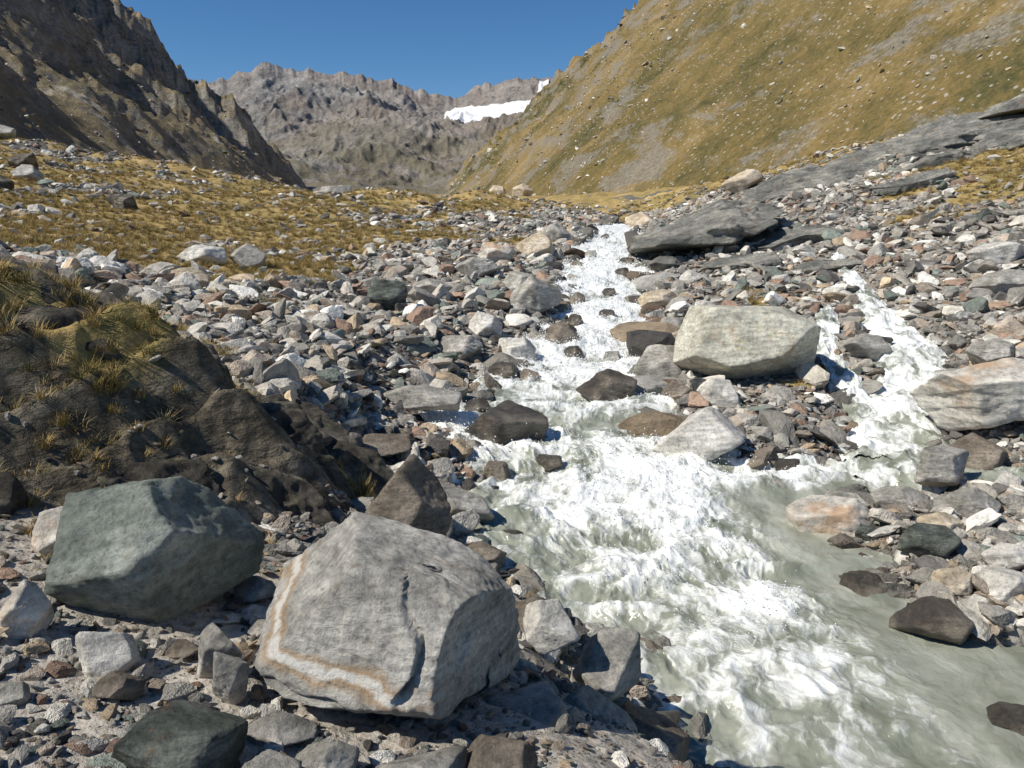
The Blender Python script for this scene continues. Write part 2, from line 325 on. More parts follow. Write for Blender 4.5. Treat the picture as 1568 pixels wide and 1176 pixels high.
def water_mat(name='glacial_stream_water'):
    t=NT(name);
    fl=t.n('Attribute',attribute_name='flow').outputs['Vector'];fo=t.n('Attribute',attribute_name='foam').outputs['Fac']
    o=t.obj
    wn=t.noise(o,2.2,3,.6,0,'Color')
    wv=t.n('VectorMath',operation='MULTIPLY_ADD');t.set(wv.inputs[0],wn);wv.inputs[1].default_value=(.45,.45,.2);t.set(wv.inputs[2],fl)
    a=t.noise(t.mapv(wv.outputs[0],(3.0,1.4,1)),1.,4,.55)
    b=t.noise(t.mapv(wv.outputs[0],(12,6,1)),1.,5,.7)
    e=t.noise(o,30,3,.7)
    vo=t.n('TexVoronoi',{'Vector':t.mapv(wv.outputs[0],(6.5,3.0,1)),'Scale':1.},feature='DISTANCE_TO_EDGE').outputs[0]
    lace=t.rng(vo,.0,.16,.18,-.06)
    s=t.math('ADD',t.math('ADD',fo,t.math('MULTIPLY',t.math('SUBTRACT',a,.5),2.0)),t.math('ADD',t.math('ADD',t.math('MULTIPLY',t.math('SUBTRACT',b,.5),1.1),t.math('MULTIPLY',t.math('SUBTRACT',e,.5),.4)),lace))
    fm=t.rng(s,.36,.92)
    wc=t.ramp(t.rng(a,.35,.65),[(.20,.215,.165),(.305,.32,.26),(.42,.43,.365)])
    c=t.mix(fm,wc,(.86,.875,.85))
    r=t.rng(fm,0,1,.08,.5)
    h=t.math('ADD',t.math('MULTIPLY',a,.5),t.math('ADD',t.math('MULTIPLY',b,.3),t.math('MULTIPLY',t.math('MULTIPLY',e,fm),.15)))
    return t.finish(c,r,h,.06,.65,spec=.5)
def spray_mat():
    t=NT('white_spray');t.finish((.90,.91,.91),.4,spec=.5);return t.m
def tuft_mat():
    t=NT('dry_grass_blades');oi=t.n('ObjectInfo').outputs['Random'];
    z=t.n('SeparateXYZ',{'Vector':t.obj}).outputs[2]
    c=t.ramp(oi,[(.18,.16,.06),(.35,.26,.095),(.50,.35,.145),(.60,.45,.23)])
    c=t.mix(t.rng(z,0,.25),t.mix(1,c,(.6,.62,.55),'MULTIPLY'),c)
    return t.finish(c,.8,spec=.15)
M_hill=hill_mat();M_mtn=mtn_mat();M_far=far_mat();M_ice=ice_mat();M_water=water_mat();M_tuft=tuft_mat();M_spray=spray_mat()
# ---------------------------------------------------------------- ground sheet
ys=[-6.]
while ys[-1]<900: ys.append(ys[-1]+max(.03,.008*ys[-1]) if ys[-1]>1.2 else ys[-1]+.15)
ys=np.array(ys);sx=np.linspace(-1,1,820);sx=1.35*(.75*sx+.25*sx**3)
Yg=np.repeat(ys[:,None],len(sx),1);Xg=sx[None,:]*(3.2+np.clip(Yg,0,None))
Z=ground_z(Xg.ravel(),Yg.ravel()).reshape(Xg.shape)
G=grass_mask(Xg.ravel(),Yg.ravel()).reshape(Xg.shape)
dirt=ss(5,3.6,Yg)*ss(1.2,.6,Xg)+ .5*ss(-.1,.3,fbm(Xg/2,Yg/2,3,77))*ss(60,20,Yg)
grid_mesh('rocky_ground',np.stack([Xg,Yg,Z],-1),M_ground,{'grass':G,'dirt':np.clip(dirt,0,1),'outcrop':outcrop_mask(Xg,Yg)})
# ---------------------------------------------------------------- right hillside
def F(Y): return np.interp(Y,[0,75,100,200,700,1200],[-.5,0,.5,3.5,14,25])
HX=([0,40,100,150,200,300,450,600,900,1300],[85,80,72,52,35,5,-20,-45,-82,-118])
def hill_z(X,Y):
    D=X-np.interp(Y,*HX);e=1-ss(900,1150,Y)
    z=F(Y)-2+.93*np.clip(D,-40,None)*e*(.97+.03*fbm(X/120,Y/120,2,5))
    A=np.clip(D/40,0,1)
    z+=A*(.014*Y*fbm(X/60,Y/80,5,51)+.020*Y*(rid((X+.5*z)/45,(Y)/110,6,52))+ .8*fbm(X/6,Y/6,4,53))
    crag=ss(.05,.35,fbm(X/70+3,Y/90,3,57))*ss(90,220,D)
    return z+crag*A*.035*Y*rid(X/25,Y/25,5,58)
ys=[45.]
while ys[-1]<1150: ys.append(ys[-1]*1.0075)
ys=np.array(ys);dd=np.linspace(0,1,700)
Yh=np.repeat(ys[:,None],700,1);Xh=np.interp(Yh,*HX)-12+dd[None,:]**1.3*(90+1.15*Yh)
grid_mesh('grassy_hillside',np.stack([Xh,Yh,hill_z(Xh.ravel(),Yh.ravel()).reshape(Xh.shape)],-1),M_hill)
# ---------------------------------------------------------------- left mountain
LX=([0,100,200,400,600,900,1300],[-95,-92,-98,-117,-150,-211,-305])
def lm_z(X,Y):
    D=np.interp(Y,*LX)-X;e=1-ss(900,1150,Y)
    z=F(Y)-2+.90*np.clip(D,-40,None)*e
    A=np.clip(D/50,0,1)
    s=(X+Y*.2)
    z+=A*(.064*Y*(rid(s/130,Y/150,6,61,.55)-.3)+.028*Y*fbm(s/45,Y/60,6,62,.6)+.012*Y*rid((s+z)/14,Y/30,4,63))
    return z
dd=np.linspace(0,1,800)
Yh=np.repeat(ys[:,None],800,1);Xh=np.interp(Yh,*LX)+12-dd[None,:]**1.25*(90+1.0*Yh)
grid_mesh('craggy_mountain_slope',np.stack([Xh,Yh,lm_z(Xh.ravel(),Yh.ravel()).reshape(Xh.shape)],-1),M_mtn)
# ---------------------------------------------------------------- distant mountain + glacier
s_k=[-.7,-.5,-.411,-.365,-.338,-.307,-.295,-.265,-.218,-.172,-.1415,-.111,-.08,-.057,-.034,-.007,.012,.043,.062,.09,.2,.4]
t_k=[.17,.16,.15,.148,.151,.160,.1708,.1665,.163,.159,.1544,.1399,.1305,.133,.1446,.153,.157,.157,.159,.16,.15,.12]
ys=np.concatenate([np.linspace(640,2400,330),np.linspace(2410,2900,20)])
s_=np.linspace(-.7,.4,1000);Yd=np.repeat(ys[:,None],1000,1);Sd=np.repeat(s_[None,:],len(ys),0)
wv=np.clip((Yd-640)/(2400-640),0,1)
g=np.where(wv<1,wv*(.75+.25*wv),1)
tsk=np.interp(Sd,s_k,t_k);tb=.016
T0=tb+(tsk-tb)*g
Xd=Sd*Yd
nz=.034*(rid(Xd/420,Yd/520,6,71,.55)-.3)+.015*fbm(Xd/120,Yd/160,5,72,.6)+.006*rid(Xd/35,Yd/60,4,73)
gl=np.exp(-(((Sd+.02)/.06)**2+((T0-.115)/.014)**2))
T=T0+nz*np.minimum(1,4*wv)*(1-.8*ss(.85,1,wv))*(1-.8*gl)+ .006*rid(Sd*60,Yd*0,5,74)*ss(.9,1,wv)
drop=ss(2400,2900,Yd)*.05
Zd=(T-drop)*Yd
grid_mesh('distant_mountain',np.stack([Xd,Yd,Zd],-1),M_far)
poly=np.array([(-.080,.1127),(-.068,.1180),(-.03,.1202),(.005,.1247),(.028,.1277),(.032,.135),(.043,.135),(.041,.129),(.02,.1142),(.008,.1072),(-.018,.1055),(-.042,.1008),(-.070,.0966),(-.082,.103)])
Tj=T0+0.0018*fbm(Sd*160,Yd/60,3,75)
ins=np.zeros(T.shape,bool)
for i in range(len(poly)):
    x1,y1=poly[i];x2,y2=poly[(i+1)%len(poly)]
    c=((y1>Tj)!=(y2>Tj));xx=(x2-x1)*(Tj-y1)/((y2-y1) if y2!=y1 else 1e-9)+x1
    ins^=c&(Sd<xx)
fm=ins[:-1,:-1]&(Yd[:-1,:-1]<2400)
Zi=np.maximum((T0+.003*fbm(Xd/300,Yd/300,2,76)+.003)*Yd,Zd+1)
grid_mesh('glacier',np.stack([Xd,Yd-4,Zi],-1),M_ice,fmask=fm)
# ---------------------------------------------------------------- water
ys=[-5.]
while ys[-1]<46: ys.append(ys[-1]+max(.014,.0034*ys[-1]) if ys[-1]>2.5 else ys[-1]+.06)
ys=np.array(ys);NC=480;q=np.linspace(0,1,NC)
Yw=np.repeat(ys[:,None],NC,1);a=XL(ys)-.35;b=XR(ys)+.35
Xw=a[:,None]+(b-a)[:,None]*q[None,:]
base=np.interp(Yw,[3,4.5,6,7.5,9,10.5,11.5,13,14.5,15.5,17,45],[.20,.27,.36,.44,.48,.46,.44,.46,.58,.72,.84,.88])
calm=ss(2.4,3.4,Xw+.12*(Yw-6))*ss(9.8,9,Yw)
base=base-.6*calm-.5*ss(.9,.2,Xw-XL(Yw))*ss(7.3,8,Yw)*ss(9.6,9,Yw)
blob=lambda x,y,r,k:k*np.exp(-((Xw-x)**2+(Yw-y)**2)/r**2)
base=base+blob(1.9,9.9,.7,.35)+blob(3.0,10,.6,.25)+blob(.6,9.0,.7,.3)+blob(1.6,8.0,.7,.2)+blob(-.5,12,.6,.35)+blob(1.3,14.6,.8,.25)+blob(2.3,6.9,.6,.2)+blob(1.3,11.7,.6,-.25)+blob(.1,8.3,.5,-.2)+blob(2.0,12.9,.5,-.2)
amp=np.interp(Yw,[2,4.5,6,8,10,12,14,16,45],[.04,.08,.13,.19,.19,.14,.14,.16,.16])*(1-.85*calm)
fx=Xw+.3*fbm(Xw*1.1,Yw*1.1,2,80)
tz=rid(fx/.5,Yw/.42,4,81,.5)*.55+fbm(fx/1.1,Yw/.6,4,82)+.16*rid(fx/.13,Yw/.12,3,83)
per=2.4;qq=(Yw+.9*vn2(Xw/.8,Yw/4,9))/per
Yst=per*terr(qq,.55,.95)-.9*vn2(Xw/.8,Yw/4,9)
fallw=ss(.5,.7,qq-np.floor(qq))*ss(1.0,.85,qq-np.floor(qq))
mC=ss(14.5,17,Yw)
Wst=W(np.clip(Yst,10,60))
cr=np.clip(amp*tz,-.18,.34)
Zw=W(Yw)*(1-.75*mC)+Wst*.75*mC+.03+cr
foam=base+.42*np.clip(tz,-.8,1)*(1-calm)+mC*(.32*fallw-.12)
flow=np.stack([Xw,Yw*np.interp(Yw,[0,15,45],[1,1,.6]),Yw*0],-1)
grid_mesh('glacial_stream',np.stack([Xw,Yw,Zw],-1),M_water,{'foam':foam},uv=flow)
for p in SIDE[:]:
    n=300;d=dense(p,n);tan=np.gradient(d[:,:2],axis=0);tan/=np.linalg.norm(tan,axis=1)[:,None]
    nr=np.stack([-tan[:,1],tan[:,0]],1);v=np.linspace(-1.25,1.25,60)
    X=d[:,None,0]+nr[:,None,0]*v*d[:,None,3];Y=d[:,None,1]+nr[:,None,1]*v*d[:,None,3]
    z=d[:,None,2]+.0*v+.13*rid(X/.3,Y/.35,4,91)-.05*v**2
    steep=p is not SIDE[2]
    fo=(np.full(X.shape,.74) if steep else np.full(X.shape,.38))+.6*fbm(X/.45,Y/.45,3,92)-.25*ss(11.5,10,Y)*steep
    grid_mesh('side_stream',np.stack([X,Y,z],-1),M_water,{'foam':fo},uv=np.stack([X,Y,Y*0],-1))
# ---------------------------------------------------------------- rocks
import bmesh
_ico={}
def ico(k):
    if k not in _ico:
        bm=bmesh.new();bmesh.ops.create_icosphere(bm,subdivisions=k,radius=1)
        V=np.array([v.co[:] for v in bm.verts]);Fc=np.array([[v.index for v in f.verts] for f in bm.faces],dtype=np.int32);bm.free()
        _ico[k]=(V/np.linalg.norm(V,axis=1)[:,None],Fc)
    return _ico[k]
def rock_verts(k,seed,planes=None,p=26,rough=.03,nplanes=11,dims=(1,1,1),strata=0,chip=.05):
    V,Fc=ico(k);r=np.random.default_rng(seed)
    if planes is None:
        n=r.normal(size=(nplanes,3));n/=np.linalg.norm(n,axis=1)[:,None]
        for _ in range(12):
            dmat=n@n.T;np.fill_diagonal(dmat,0);push=(np.clip(dmat-.2,0,1)[:,:,None]*(n[:,None,:]-n[None,:,:])).sum(1);n=n+.15*push;n/=np.linalg.norm(n,axis=1)[:,None]
        h=r.uniform(.55,1.0,nplanes)
    else:
        pl=np.array(planes,float);n=pl[:,:3]/np.linalg.norm(pl[:,:3],axis=1)[:,None];h=pl[:,3]
    nc=r.normal(size=(14,3));nc/=np.linalg.norm(nc,axis=1)[:,None]
    dt=np.clip(V@n.T,1e-4,None)/h
    R=(dt**p).sum(1)**(-1/p);R=np.minimum(R,1.5)
    if k>=5:
        sup=(V*R[:,None])@nc.T;hc=sup.max(0)*r.uniform(.92,1.0,14)
        dt2=np.clip(V@nc.T,1e-4,None)/hc
        R=np.minimum(R,1/dt2.max(1))
    P=V*R[:,None]
    if planes is None:
        mn=P.min(0);mx=P.max(0);P=(P-(mn+mx)/2)/(mx-mn)
    P=P*np.array(dims)
    L=float(np.mean(dims))
    U=P/L
    f=fbm3(U,3.5,5,seed,.6)
    add=rough*.7*L*f
    if k>=5:
        st=np.array([1,1,2.2])
        add=add+chip*L*(terr(fbm3(U*st,1.6,3,seed+3,.5)*4.)/4)*.8+chip*.45*L*(terr(fbm3(U*st[::-1],4.5,2,seed+4,.5)*3)/3)
    P=P+V*add[:,None]
    if strata:
        a=np.array([.25,.35,1.]);a/=np.linalg.norm(a);q=(U@a)*9+1.0*fbm3(U,1.5,2,seed+5)
        P=P+V*(strata*L*(terr(q,.1,.3)-q+np.floor(0))*.8*np.abs(fbm3(U,1.2,2,seed+9))*2*(np.abs(terr(q,.1,.3)-q)<1.2))[:,None]
    return P,Fc
def tri_mesh(name,P,Fc,mat,smooth):
    me=bpy.data.meshes.new(name);me.vertices.add(len(P));me.vertices.foreach_set("co",P.astype(np.float32).ravel())
    n=len(Fc);me.loops.add(n*3);me.loops.foreach_set("vertex_index",Fc.ravel());me.polygons.add(n)
    me.polygons.foreach_set("loop_start",np.arange(0,n*3,3,dtype=np.int32));me.update(calc_edges=True)
    me.polygons.foreach_set("use_smooth",np.full(n,smooth));me.materials.append(mat);return me
def gz1(x,y): return float(ground_z(np.array([float(x)]),np.array([float(y)]))[0])
HERO=[]
def boulder(x,y,w,dp,h,mat,seed,sink=.2,k=5,name='boulder',planes=None,rot=(0,0,0),z=None,rough=.035,strata=.02,p=55,crack=None,npl=10,chip=.035):
    P,Fc=rock_verts(k,seed,planes,p,rough,npl,(w,dp,h) if planes is None else (w/2,dp/2,h/2),strata,chip)
    if crack is not None: P=crack(P)
    ob=bpy.data.objects.new(name,tri_mesh(name,P,Fc,mat,True));sc.collection.objects.link(ob)
    zz=z if z is not None else gz1(x,y)+h/2-sink*h
    ob.location=(x,y,zz);ob.rotation_euler=rot;HERO.append((x,y,(min(w,dp) if name=='rock_slab' else max(w,dp))/2));return ob
def crk(P):
    x=P[:,0];y=P[:,1];z=P[:,2]
    c=.05+.05*np.sin(z*16-1.5)+.015*vn2(z*18,z*0,5)
    rg=ss(.02,.08,z)*ss(.36,.30,z)
    m=np.exp(-((x-c)/.009)**2)*(y<0)*rg
    ledge=ss(0,.010,x-c)*ss(.22,.1,x-c)*(y<0)*ss(.0,.06,z)
    P=P.copy();P[:,1]+=.06*m+.045*ledge
    m2=np.exp(-((z-(-.03-.14*x+.02*vn2(x*9,x*0,8)))/.010)**2)*(y<.1);P[:,1]+=.03*m2
    under=ss(-.02,-.10,z+.14*x)*(y<0);P[:,1]+=.05*under
    return P
main=[(-.26,-.84,.46,.78),(.95,-.30,.02,.48),(.34,.10,.93,.72),(-.97,-.1,.05,.86),(-.66,-.35,-.66,.66),(0,0,-1,.9),(.5,-.38,-.76,.52),(-.05,-.72,-.68,.60),(.1,1,.1,.95),(1,.45,.15,.84),(-.80,-.10,.58,.76),(.62,.1,.70,.72),(.1,-.5,.85,.84)]
boulder(-.43,2.98,1.34,1.05,.98,M_main,11,planes=main,k=7,z=-1.735,rough=.03,strata=.02,p=85,crack=crk,rot=(0,.04,0),chip=.05)
green=[(-.25,-.62,.74,.70),(.55,-.75,-.1,.78),(-.9,-.2,.35,.90),(.80,.0,.55,.80),(0,.3,.95,.92),(0,0,-1,.7),(0,1,.2,.95),(-.2,-.85,-.45,.62),(.95,-.3,.1,.90),(.15,-.75,.6,.84),(.75,-.55,-.35,.62),(-.6,-.5,-.6,.75)]
boulder(-1.68,3.4,.80,.75,.78,M_green,12,planes=green,k=6,z=-1.55,rough=.03,strata=0.02,p=80,rot=(0,-.16,.1),chip=.06)
boulder(-.76,5.35,.66,.6,.74,M_brown,13,z=-2.06,k=5,rough=.03)
boulder(.21,3.95,.30,.28,.30,M_white,14,z=-2.16)
boulder(.36,3.3,.42,.42,.44,M_grey,15,z=-2.33)
boulder(.52,4.0,.40,.4,.42,M_grey,16,z=-2.48)
boulder(.02,2.9,.5,.5,.4,M_grey,116,z=-2.16)
boulder(.75,3.9,.5,.5,.4,M_brown,17,z=-2.85)
boulder(.68,3.3,.4,.45,.4,M_grey,18,z=-2.95)
boulder(.1,4.6,.5,.5,.4,M_brown,19,z=-2.6)
boulder(.45,2.9,.5,.5,.4,M_grey,117,z=-2.6);boulder(.3,2.45,.5,.5,.4,M_grey,118,z=-2.3)
boulder(.85,4.5,.5,.4,.4,M_wet,119,z=-3.25);boulder(.6,4.9,.5,.4,.35,M_brown,120,z=-3.1);boulder(.95,4.0,.4,.4,.35,M_wet,121,z=-3.3)
boulder(-1.56,2.82,.25,.2,.22,M_white,20)
boulder(-1.93,2.95,.16,.2,.28,M_rusty,21)
boulder(-2.25,3.75,.27,.25,.28,M_rusty,22)
boulder(-1.16,2.85,.17,.14,.28,M_grey,23,rot=(.1,.5,.3),npl=7)
boulder(-1.05,2.72,.15,.14,.26,M_grey,24,rot=(.1,-.2,.3),npl=7)
boulder(-1.08,2.25,.44,.32,.24,M_dgreen,25,k=6,sink=.2,npl=8)
boulder(-1.13,3.95,.16,.15,.17,M_white,26,z=-1.85)
boulder(-1.02,3.6,.15,.13,.13,M_white,27,z=-1.80)
boulder(-1.2,3.45,.13,.12,.1,M_white,28);boulder(-1.1,3.3,.16,.12,.1,M_grey,29);boulder(-1.3,3.75,.2,.2,.14,M_grey,30)
boulder(-.82,2.5,.27,.2,.11,M_grey,31);boulder(-.62,2.33,.22,.2,.14,M_grey,32);boulder(-.3,2.3,.3,.25,.16,M_grey,33);boulder(-1.42,2.62,.17,.14,.12,M_brown,34)
boulder(-1.75,2.5,.14,.12,.08,M_grey,35);boulder(-1.35,3.0,.13,.1,.09,M_brown,36);boulder(-.05,2.35,.28,.25,.2,M_brown,37);boulder(-.75,2.15,.2,.2,.14,M_grey,38)
# in and beside the stream
boulder(-.08,11.25,1.2,.9,.78,M_wet,40,z=-3.1)
boulder(1.6,13.3,1.0,.7,.85,M_wet,42,z=-2.98)
boulder(2.85,14.5,1.25,.9,.9,M_grey,43,sink=.15)
bigp=[(-.18,-.75,.25,.78),(-.05,.05,.98,.82),(.8,-.6,-.35,.80),(-.95,-.1,.2,.93),(.95,.1,.25,.95),(0,0,-1,.9),(0,1,0,.95),(.3,-.6,-.75,.76),(-.5,-.4,-.8,.95),(.35,-.1,.9,.88)]
boulder(4.15,13.7,2.2,1.7,1.42,M_big,44,planes=bigp,k=6,z=-2.17,rough=.02,strata=.02,p=80,rot=(-.02,.06,-.05),chip=.04)
boulder(2.6,10.6,1.35,.9,.8,M_white,45,z=-3.0)
boulder(2.72,13,.5,.5,.5,M_brown,46);boulder(3.3,12.4,.6,.5,.55,M_white,47);boulder(3.5,8.35,.92,.7,.55,M_rusty,48,z=-3.3)
boulder(7.1,10.9,2.5,1.6,1.15,M_orange,49,sink=.15,k=6,npl=9);boulder(6.1,10.1,.8,.7,.6,M_brown,50);boulder(5.25,9.4,.7,.6,.5,M_grey,51,z=-3.05)
boulder(.6,19.6,1.3,1.1,1.05,M_grey,52,sink=.15,p=22);boulder(.85,29.2,1.4,1.1,1.15,M_tan,53,sink=.2);boulder(1.05,17,.75,.7,.65,M_brown,54,z=-2.6)
boulder(3.75,20.5,1.05,.8,.6,M_tan,55);boulder(3.5,6.1,.62,.5,.46,M_wet,56,z=-3.35);boulder(4.05,7.3,.55,.4,.36,M_dgreen,57)
boulder(3.25,6.9,.4,.4,.3,M_wet,58,z=-3.42);boulder(3.5,4.95,.5,.4,.25,M_wet,59,z=-3.5)
boulder(4.3,6.5,.4,.35,.3,M_white,60);boulder(4.6,7.0,.45,.35,.3,M_white,61);boulder(3.9,6.6,.35,.3,.25,M_tan,62);boulder(4.4,7.8,.5,.4,.25,M_tan,63)
boulder(5.0,8.2,.6,.5,.35,M_grey,64);boulder(3.9,8.9,.5,.4,.3,M_grey,65,z=-3.3);boulder(4.5,8.8,.7,.5,.4,M_grey,66);boulder(4.9,6.3,.6,.5,.4,M_dgreen,67)
boulder(-6.4,16,.9,.6,.5,M_tan,70);boulder(-8.4,22,1.4,.9,.6,M_white,71);boulder(-7.2,22.3,1.0,.8,.75,M_grey,72);boulder(-2.7,17.5,.9,.7,.8,M_dgreen,73)
boulder(-1.35,11.9,1.2,.7,.35,M_grey,74,rot=(0,.12,.1),z=-2.75);boulder(-.6,8.3,.8,.6,.4,M_grey,75,rot=(0,.3,.2),z=-3.1);boulder(-1.5,8.8,.9,.6,.25,M_grey,76,rot=(0,.2,0));boulder(-1.7,9.6,.9,.6,.28,M_brown,77)
boulder(-.9,7.5,.7,.5,.3,M_grey,78,rot=(0,.3,-.2));boulder(-.3,7.3,.5,.4,.3,M_brown,79)
boulder(-.2,14.6,.7,.5,.5,M_wet,80);boulder(.1,15.9,.8,.6,.55,M_white,81);boulder(-1.0,15.4,.9,.6,.5,M_grey,82);boulder(-.6,17,.8,.7,.6,M_white,83);boulder(0.2,22,.9,.8,.7,M_grey,84);boulder(-2,20,1,.8,.5,M_grey,85)
boulder(-1,24,1.3,.8,.7,M_grey,86);boulder(-.5,27,1.3,.9,.8,M_rusty,87);boulder(1.8,34,1.3,1,.9,M_grey,88);boulder(6.2,38.5,1.8,1.3,1.2,M_tan,89)
boulder(4.5,23.5,1.0,.8,.5,M_grey,90,z=-1.95);boulder(4.9,25.5,1.2,.9,.5,M_slab,91)
for i,(x,y,s_) in enumerate([(1.25,16.2,.4),(2.9,16.4,.5),(1.5,18.9,.4),(3.1,18.2,.5),(3.3,21,.5),(1.7,21.5,.5),(2.7,22.3,.4),(1.9,24.5,.5),(4.0,24.6,.5),(2.2,27.5,.5),(3.9,27.8,.6),(2.9,30,.45),(4.6,31,.6),(2.7,33.5,.6),(4.0,35,.5),(2.0,15.9,.35),(.5,10.3,.35),(-.2,9.9,.4),(3.6,10.0,.4),(3.3,9.5,.3),(2.3,19.4,.45),(1.3,20.3,.5),(3.5,25.9,.5),(2.2,14.1,.4),(-.6,12.6,.5),(.3,14.5,.45),(.0,7.9,.35)]):
    boulder(x,y,s_,s_*.8,s_*.8,[M_wet,M_brown,M_wet,M_grey][i%4],400+i,z=float(W(np.array([y]))[0])+.04)
boulder(-3,158,4.4,3.5,3.2,M_tan,92);boulder(2,156,4.2,3.5,3.0,M_tan,93);boulder(-15.8,74,2.8,1.8,1.5,M_grey,94);boulder(16.7,60,3.2,1.6,1.6,M_tan,95,rot=(0,-.35,.1))
boulder(-44,72,2.4,2,1.4,M_grey,96);boulder(-27,46,1.6,1.4,1.2,M_dark,97);boulder(-22.5,36,1.5,1.2,1.0,M_dark,98);boulder(-17,36,1.4,1,1.0,M_dark,99);boulder(-24.5,42,1.6,1,1,M_grey,100)
boulder(8.0,13.2,.9,.7,.5,M_grey,101);boulder(8.8,12,1.0,.7,.5,M_grey,102);boulder(6.5,14.6,.9,.6,.5,M_grey,103);boulder(9.5,14,1.2,.8,.5,M_white,104);boulder(10.4,17,1.3,.9,.6,M_grey,105);boulder(12,20,1.6,1,.6,M_white,106)
# right-hand rock slabs
for i,(x,y,w,dp,h,rx,ry,rz) in enumerate([(7.0,30,5.5,9,1.1,.03,-.25,-.15),(8.8,36,5,9,1.2,.05,-.28,-.15),(6.8,24.5,2.6,2.6,.5,0,-.12,-.1),(9.5,27.5,3.5,3,.6,0,-.15,.1),(8.6,22.4,2.4,2,.4,0,-.1,.2),
  (18,52,8,5,1.8,.1,-.3,.2),(22,50,9,5,1.7,.1,-.28,.15),(26,49,9,5,1.8,.1,-.3,.2),(30.5,49,9,5,1.9,.1,-.32,.2),(34,50,8,6,2.0,.1,-.34,.2),(23,44,8,3,1.3,.1,-.28,.3),(27,43,8,3,1.3,.1,-.3,.3),(31,44,8,3,1.3,.1,-.3,.3),(19,45,7,3,1.1,.1,-.25,.3),(25,37,7,2.5,1.1,.1,-.28,.3),(20,38,6,2,.8,.1,-.25,.3),(37,47,8,5,1.6,.1,-.35,.2),(14,44,5,2.5,.9,.1,-.2,.2),(22,32,4,1.5,.6,.1,-.2,.3),(16,33,4,1.6,.6,.1,-.2,.3),(29,39,6,2,.9,.1,-.28,.3),(24,40,6,1.6,.8,.1,-.28,.3)]):
    boulder(x,y,w,dp,h,M_slab,200+i,sink=.5 if i<5 else .36,name='rock_slab',rot=(rx,ry,rz),k=6,strata=.06,rough=.05,chip=.08,npl=9)
# left dark outcrop; cut-bank slabs continuing it take its dark colour as painted shade
for i,(x,y,z,w,dp,h,rx,ry,rz) in enumerate([(-3.75,5.8,-.75,2.0,1.3,.8,.25,.55,-.5),(-3.05,5.7,-1.15,2.0,1.2,.7,.2,.7,-.5),(-2.4,5.5,-1.6,1.8,1.2,.6,.25,.8,-.55),(-1.85,5.2,-1.98,1.5,1.0,.5,.3,.8,-.6),(-3.35,4.95,-1.2,1.5,.8,.6,.3,.6,-.5),(-2.6,4.8,-1.62,1.4,.8,.5,.3,.7,-.5),(-4.4,6.5,-.75,2.0,1.4,.9,.15,.4,-.4),(-3.3,6.5,-1.2,1.8,1.2,.8,.15,.6,-.4),(-2.6,6.3,-1.6,1.6,1.1,.7,.15,.75,-.5),(-3.0,4.1,-1.5,1.0,.6,.4,.2,.4,-.3),(-2.05,4.65,-1.9,1.1,.7,.4,.3,.7,-.5),(-3.9,4.9,-.95,1.3,.8,.5,.3,.4,-.4),(-1.7,5.8,-2.15,1.2,.9,.5,.2,.8,-.6),(-1.9,6.6,-2.1,1.3,1.0,.5,.2,.7,-.4),(-1.6,7.3,-2.4,1.1,.8,.35,.1,.5,-.4),(-2.2,7.6,-2.05,1.2,.9,.4,.1,.5,-.3),(-2.2,8.5,-2.35,1.1,.8,.35,.1,.45,-.3)]):
    boulder(x,y,w,dp,h,M_dark,340+i,name='rock_outcrop',z=z,rot=(rx,ry,rz),k=6,strata=.03,rough=.06,p=60,chip=.10,npl=8)
# ---------------------------------------------------------------- scattering
def make_coll(name,objs):
    c=bpy.data.collections.new(name)
    for o in objs: c.objects.link(o)
    return c
stones=[]
for i in range(14):
    d=(1,.78+.15*math.sin(i*2.1),[.62,.45,.3,.7,.38][i%5])
    P,Fc=rock_verts(3,500+i,None,60,.03,[8,10,7][i%3],d,0)
    o=bpy.data.objects.new('stone_%02d'%i,tri_mesh('stone_%02d'%i,P,Fc,M_stone,False));stones.append(o)
C_st=make_coll('stone_shapes',stones)
drops=[]
for i in range(3):
    V,Fc=ico(1);P=V*(1+.3*np.random.default_rng(i).normal(size=(len(V),1))*.5)*np.array([.5,.5,.6])
    drops.append(bpy.data.objects.new('drop_%d'%i,tri_mesh('drop_%d'%i,P,Fc,M_spray,True)))
C_dr=make_coll('spray_shapes',drops)
tufts=[]
for i in range(5):
    r=np.random.default_rng(900+i);V=[];Q=[]
    for b in range(46):
        a=r.uniform(0,6.283);rad=r.uniform(0,.5)**1.2*.26;x0,y0=rad*math.cos(a),rad*math.sin(a)
        lean=r.uniform(.1,.9)*.22;aa=a+r.normal()*.5;hh=r.uniform(.10,.28);wd=r.uniform(.003,.006)
        px,py=-math.sin(aa)*wd,math.cos(aa)*wd
        k=len(V)
        for tt,ww in ((0,1),(.5,.8),(1,.1)):
            cx=x0+math.cos(aa)*lean*tt**1.8;cy=y0+math.sin(aa)*lean*tt**1.8;cz=hh*tt*(1-.15*tt)-.02
            V+= [(cx-px*ww,cy-py*ww,cz),(cx+px*ww,cy+py*ww,cz)]
        Q+=[(k,k+1,k+3,k+2),(k+2,k+3,k+5,k+4)]
    me=bpy.data.meshes.new('tuft_%d'%i);me.from_pydata(V,[],Q);me.materials.append(M_tuft);tufts.append(bpy.data.objects.new('tuft_%d'%i,me))
C_tf=make_coll('tuft_shapes',tufts)
